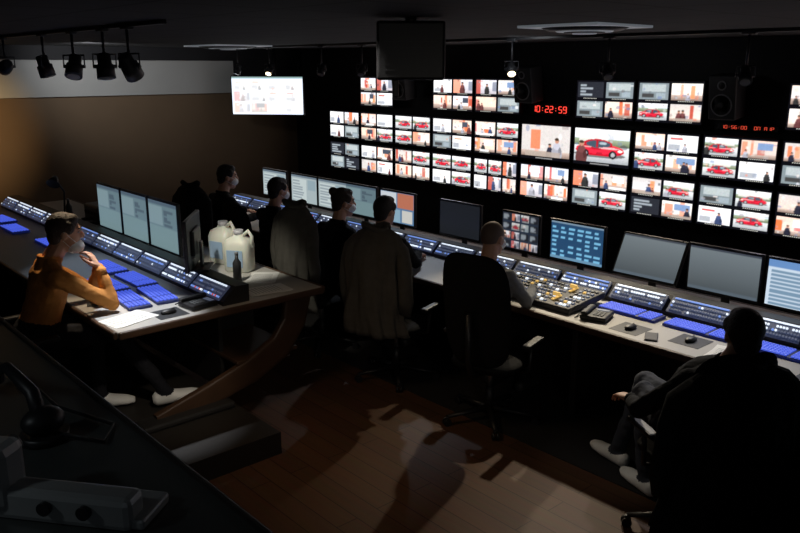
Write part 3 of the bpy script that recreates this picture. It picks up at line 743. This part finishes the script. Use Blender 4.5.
def seated(x, y, h, z0=0., lean=.12, turn=0., reach=.36, **kw):
    f = V((-math.sin(h), math.cos(h), 0)); r = V((math.cos(h), math.sin(h), 0)); o = V((x, y, z0))
    T = lambda a, b_, c: o+r*a+f*b_+V((0, 0, c))
    D = lambda a, b_, c: r*a+f*b_+V((0, 0, c))
    J = dict(hip=T(0, 0, .575), neck=T(0, lean, 1.06), lat=r, head=T(0, lean+.07, 1.23))
    hh = h+turn; J['hf'] = V((-math.sin(hh), math.cos(hh), -.06))
    for s, g in (('R', 1), ('L', -1)):
        J['sh'+s] = T(g*.19, lean-.01, 1.005); J['el'+s] = T(g*.25, lean+.13, .8); J['wr'+s] = T(g*.17, lean+reach, .815)
        J['kn'+s] = T(g*.13, .45, .56); J['an'+s] = T(g*.14, .42, .1); J['to'+s] = D(g*.1, 1, 0)
        J['hd'+s] = D(-g*.15, 1, -.22); J['pn'+s] = V((0, 0, -1))
    J.update(kw)
    return J
# back row, seen from behind
person('man_with_face_mask', seated(-7.42, 3.94, 0, z0=.03, lean=.12, turn=-.45), C_black, C_dark, M_shoed, M_hblack, mask=-.045)
chair(-7.2, 3.84, .2, backh=.66, backz=.9); jacket(-7.14, 3.8, .2, C_black, top=1.27, bot=.5, w=.23)
person('man_with_face_mask', seated(-6.42, 3.95, 0, lean=.1, turn=-.1), C_navy, C_dark, M_shoed, M_hblack, mask=-.045)
chair(-6.4, 3.88, 0, backh=.6, backz=.88)
person('woman_with_face_mask', seated(-5.44, 3.95, .05, lean=.15, turn=-.45), C_black, C_dark, M_shoed, M_hbrown, mask=-.045, bun=True)
chair(-5.36, 3.84, .2, backh=.66, backz=.92); jacket(-5.33, 3.8, .2, C_coat2, top=1.31, bot=.42, w=.19, ph=1)
person('seated_operator', seated(-4.78, 3.93, .4, lean=.19, turn=-.3), C_black, C_dark, M_shoed, M_hblack)
chair(-4.38, 3.85, .3, backh=.64, backz=.88); jacket(-4.34, 3.81, .3, C_coat, top=1.27, bot=.48, w=.235, ph=2)
person('bald_man', seated(-3.55, 3.93, .2, lean=.05, turn=-.15, reach=.38), C_grey, C_dark, M_shoed, M_hgrey, mask=-.045, cropped=True, thick=1.12)
chair(-3.36, 3.82, .25, backh=.8, backz=.86, bw=.5)

# man in orange on the platform
o6 = V((.07, .06, 0))
J = dict(hip=(-5.19, 1.33, .72), neck=(-5.19, 1.48, 1.2), lat=(1, -.12, 0), head=(-5.14, 1.58, 1.37), hf=(.3, .95, -.08),
         shR=(-4.99, 1.46, 1.14), shL=(-5.38, 1.5, 1.14), elR=(-4.94, 1.76, .91), elL=(-5.3, 1.78, .91), wrR=(-5.02, 1.735, 1.12), wrL=(-5.12, 1.76, 1.11),
         hdR=(-.45, -.35, 1), hdL=(.1, -.45, 1), pnR=(-.6, -.8, -.2), pnL=(.2, -1, 0), knR=(-4.98, 1.78, .7), knL=(-5.3, 1.76, .7),
         anR=(-4.74, 2.08, .265), anL=(-5.02, 1.74, .25), toR=(.3, .9, .1), toL=(.45, .85, 0))
J = {k: (V(v)+o6 if k[:2] in ('hi', 'ne', 'sh', 'el', 'wr', 'kn') or k == 'head' else V(v)) for k, v in J.items()}
person('man_in_orange_sweater', J, C_orange, C_dark, M_shoe, M_hbrown, mask=-.085, vox=.007)
chair(-5.13, 1.32, 0, z0=.15)

# reclining man front right
h6 = math.radians(60)
J = dict(hip=(-1.85, 3.66, .57), neck=(-1.58, 3.51, 1.0), lat=(.5, .866, 0), head=(-1.52, 3.5, 1.18), hf=(-.7, .7, -.05),
         shR=(-1.5, 3.67, .95), shL=(-1.68, 3.34, .95), elR=(-1.68, 3.86, .74), elL=(-1.9, 3.28, .74), wrR=(-1.92, 3.9, .68), wrL=(-2.05, 3.46, .69),
         hdR=(-1, .0, -.15), hdL=(-.9, .5, -.15), pnR=(0, 0, -1), pnL=(0, 0, -1), knR=(-2.24, 3.93, .6), knL=(-2.14, 3.74, .62),
         anR=(-2.4, 3.93, .1), anL=(-2.1, 3.76, .1), toR=(-.95, .25, .05), toL=(-.9, .4, 0))
person('reclining_man', J, C_black, C_jean, M_shoe, M_hblack, vox=.008, thick=1.1)
chair(-1.74, 3.6, h6, backh=.6, backz=.82); jacket(-1.72, 3.58, h6, C_black, top=1.06, bot=.2, w=.34)

# ---------------------------------------------------------------- fill light & camera
def lamp(kind, name, loc, e, col, r=.3, aim=None, ang=80):
    l = bpy.data.lights.new(name, kind); l.energy = e; l.color = col; l.shadow_soft_size = r
    o = bpy.data.objects.new(name, l); scene.collection.objects.link(o); o.location = loc
    if kind == 'SPOT':
        l.spot_size = math.radians(ang); l.spot_blend = 1
        o.rotation_euler = (V(aim)-V(loc)).to_track_quat('-Z', 'Y').to_euler()
lamp('POINT', 'room_fill', (.3, -.8, 2.3), 3.5, (.8, .88, 1))  # dim fill added behind the camera, no fixture
lamp('SPOT', 'counter_spot', (-2.6, -1.0, 2.55), 10, (.85, .95, 1), .1, (-2.8, .5, 1.1), 70)
lamp('SPOT', 'rear_fill_spot', (.5, .8, 2.5), 40, (1, .9, .78), .2, (-4.5, 3.2, .6), 50)  # unseen fill added for coats, desk side and legs
lamp('SPOT', 'floor_spot', (-3.7, 2.0, 2.6), 28, (1, .7, .42), .25, (-3.5, 3.0, 0), 78)
lamp('SPOT', 'shoe_fill_left', (-2.7, 1.7, 2.3), 60, (1, .9, .75), .05, (-4.7, 2.05, .25), 26)  # added to brighten the shoes under the second desk, no fixture
lamp('SPOT', 'shoe_fill_right', (-3.3, 2.6, 2.6), 40, (1, .95, .85), .05, (-2.4, 3.95, .1), 22)
lamp('SPOT', 'speaker_fill', (-4.5, 5.2, 2.62), 6, (.9, .95, 1), .1, (-4.5, 7.0, 2.3), 120)  # added to lift the loudspeakers out of the dark, no fixture
lamp('SPOT', 'wall_wash', (-8.6, 3.2, 2.55), 70, (.95, .97, 1), .1, (-10.4, 4.2, 2.5), 90)
w = bpy.data.worlds.new('world'); scene.world = w; w.use_nodes = True
w.node_tree.nodes['Background'].inputs[0].default_value = (.01, .011, .014, 1)

cam = bpy.data.cameras.new('camera'); cam.lens = 35.1; cam.sensor_width = 36; cam.clip_start = .05
co = bpy.data.objects.new('camera', cam); scene.collection.objects.link(co); scene.camera = co
co.location = (0, 0, 2.4)
th = math.radians(14.38); az = math.radians(48.4)
d = V((-math.sin(az)*math.cos(th), math.cos(az)*math.cos(th), -math.sin(th)))
co.rotation_euler = d.to_track_quat('-Z', 'Y').to_euler()
